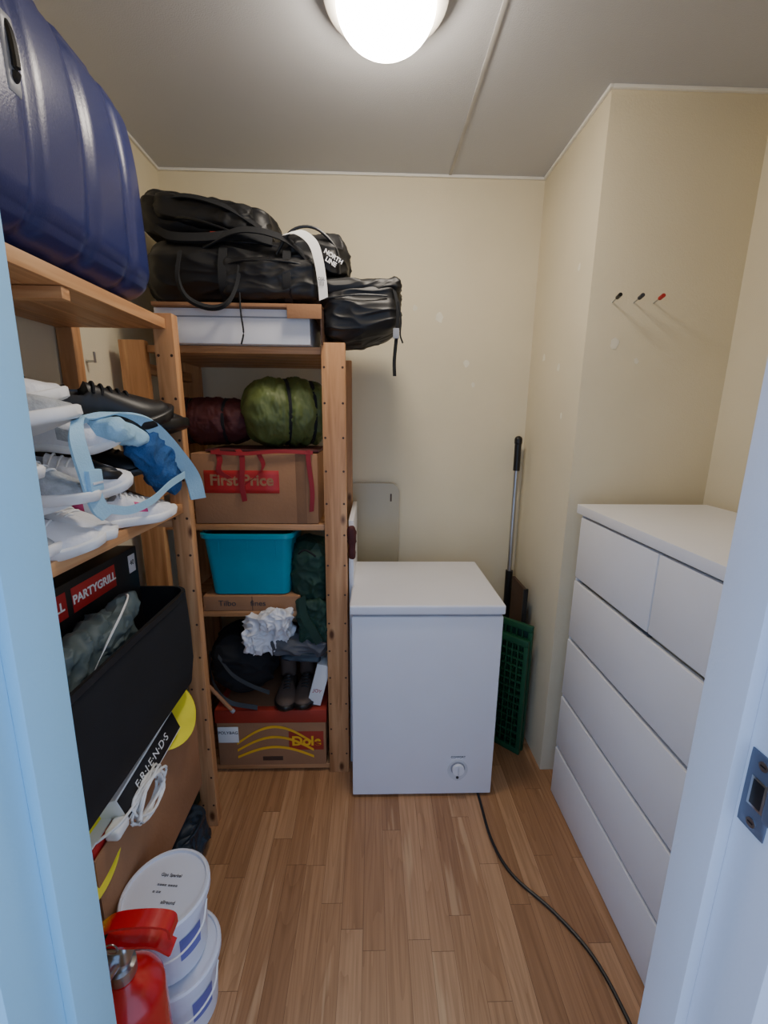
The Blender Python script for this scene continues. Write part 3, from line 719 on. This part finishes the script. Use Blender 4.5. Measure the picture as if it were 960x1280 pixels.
# ------------------------------------------------------------ buckets & extinguisher
def bucket(cx,cy,z,lab):
    s=.93
    p=[lathe('pail',cx,cy,[(.088*s,z),(.092*s,z+.004),(.103*s,z+.165),(.108*s,z+.168),(.108*s,z+.18)],m_bucket,k=14,ct=True),
       lathe('lid',cx,cy,[(.111*s,z+.178),(.114*s,z+.182),(.114*s,z+.198),(.110*s,z+.203),(.104*s,z+.203),(.102*s,z+.196),(.02,z+.196)],m_bucket,k=14)]
    p.append(tube('bail_handle',[(cx+s*x,cy+s*y,z+h) for x,y,h in ((.109,0,.165),(.112,-.05,.14),(.07,-.10,.12),(0,-.118,.115),(-.07,-.10,.12),(-.112,-.05,.14),(-.109,0,.165))],.0025,m_label))
    bm=bmesh.new();A=[math.radians(a) for a in range(-50,-10,5)];V=[]
    for a in A:
        V.append([bm.verts.new((cx+q*math.cos(a),cy+q*math.sin(a),zz)) for q,zz in ((.0975*s,z+.065),(.1025*s,z+.135))])
    for i in range(len(V)-1):bm.faces.new((V[i][0],V[i+1][0],V[i+1][1],V[i][1]))
    p.append(mk('label',bm,m_bluep))
    return p
g=bucket(-.525,.862,.205,True)
g+= [text('lid_print_%d'%i,s,(-.525+dx,.862+dy,.4025),.011,m_ink,'Z',-.1) for i,(s,dx,dy) in enumerate((('Gips Sparkel',0,.035),('==== ====',0,.01),('= ==',-.02,-.005),('allround',.02,-.03)))]
group('paint_bucket',g)
group('paint_bucket',bucket(-.51,.858,.0,True))
def ext():
    cx,cy=-.502,.65;p=[]
    p.append(lathe('cylinder_body',cx,cy,[(.06,0),(.07,.008),(.072,.02),(.072,.41)]+[(.072*math.cos(a)+.001,.41+.06*math.sin(a)) for a in (.3,.6,.85,1.05,1.2)]+[(.022,.47),(.02,.485)],m_exred,k=12))
    p.append(lathe('neck_collar',cx,cy,[(.026,.48),(.026,.505),(.019,.508),(.019,.54)],m_chrome,k=8))
    p.append(rbox('valve_block',(cx,cy,.545),(.05,.04,.045),.01,m_chrome,n=8))
    p.append(cyl('gauge',(cx-.005,cy-.018,.535),(cx-.008,cy-.042,.54),.017,m_chrome))
    p.append(disc('gauge_face',(cx-.008,cy-.0425,.54),.014,m_label,(0,-1,.1)))
    p.append(ribbon('carry_lever',[(cx-.02,cy,.575),(cx+.02,cy,.57),(cx+.07,cy+.005,.56),(cx+.10,cy+.01,.53)],(0,.03,0),m_exred,.006))
    p.append(ribbon('squeeze_lever',[(cx-.035,cy,.59),(cx,cy,.615),(cx+.06,cy+.005,.615),(cx+.10,cy+.01,.60),(cx+.105,cy+.01,.575)],(0,.032,0),m_exred,.006))
    p.append(tube('hose',[(cx-.02,cy+.01,.545),(cx-.05,cy+.03,.55),(cx-.08,cy+.03,.50),(cx-.083,cy+.02,.4),(cx-.082,cy+.01,.25)],.009,m_blackp))
    p.append(tube('safety_pin_ring',[(cx+.005+.012*math.cos(a),cy-.026,.585+.012*math.sin(a)) for a in [i*.7 for i in range(10)]],.0015,m_chrome,k=2,seg=6))
    bm=bmesh.new();V=[]
    for a in [math.radians(x) for x in range(-120,-30,6)]:
        V.append([bm.verts.new((cx+.0728*math.cos(a),cy+.0728*math.sin(a),zz)) for zz in (.12,.32)])
    for i in range(len(V)-1):bm.faces.new((V[i][0],V[i+1][0],V[i+1][1],V[i][1]))
    p.append(mk('instruction_label',bm,m_label))
    return group('fire_extinguisher',p)
ext()
# ------------------------------------------------------------ light
w=bpy.data.worlds.new('hall_daylight');bpy.context.scene.world=w;w.use_nodes=True
bg=w.node_tree.nodes['Background'];bg.inputs[0].default_value=(.45,.64,1.0,1);bg.inputs[1].default_value=1.7
# ------------------------------------------------------------ camera
f=530.;th=math.atan(117.9/f);sn=math.sin(th);cs=math.cos(th)
def yaw(v):return Vector((v[0]+.028*v[1],v[1]-.028*v[0],v[2])).normalized()
F=yaw((0,cs,-sn));U0=yaw((0,sn,cs));R0=F.cross(U0).normalized();U0=R0.cross(F)
R=(R0+.01*U0).normalized();U=R.cross(F)
cam=bpy.data.cameras.new('camera');cam.lens=f/1280*36;cam.sensor_width=36;cam.clip_start=.01
co=bpy.data.objects.new('camera',cam);COL.objects.link(co)
M=Matrix((R,U,-F)).transposed().to_4x4();M.translation=(0,0,1.585);co.matrix_world=M
bpy.context.scene.camera=co
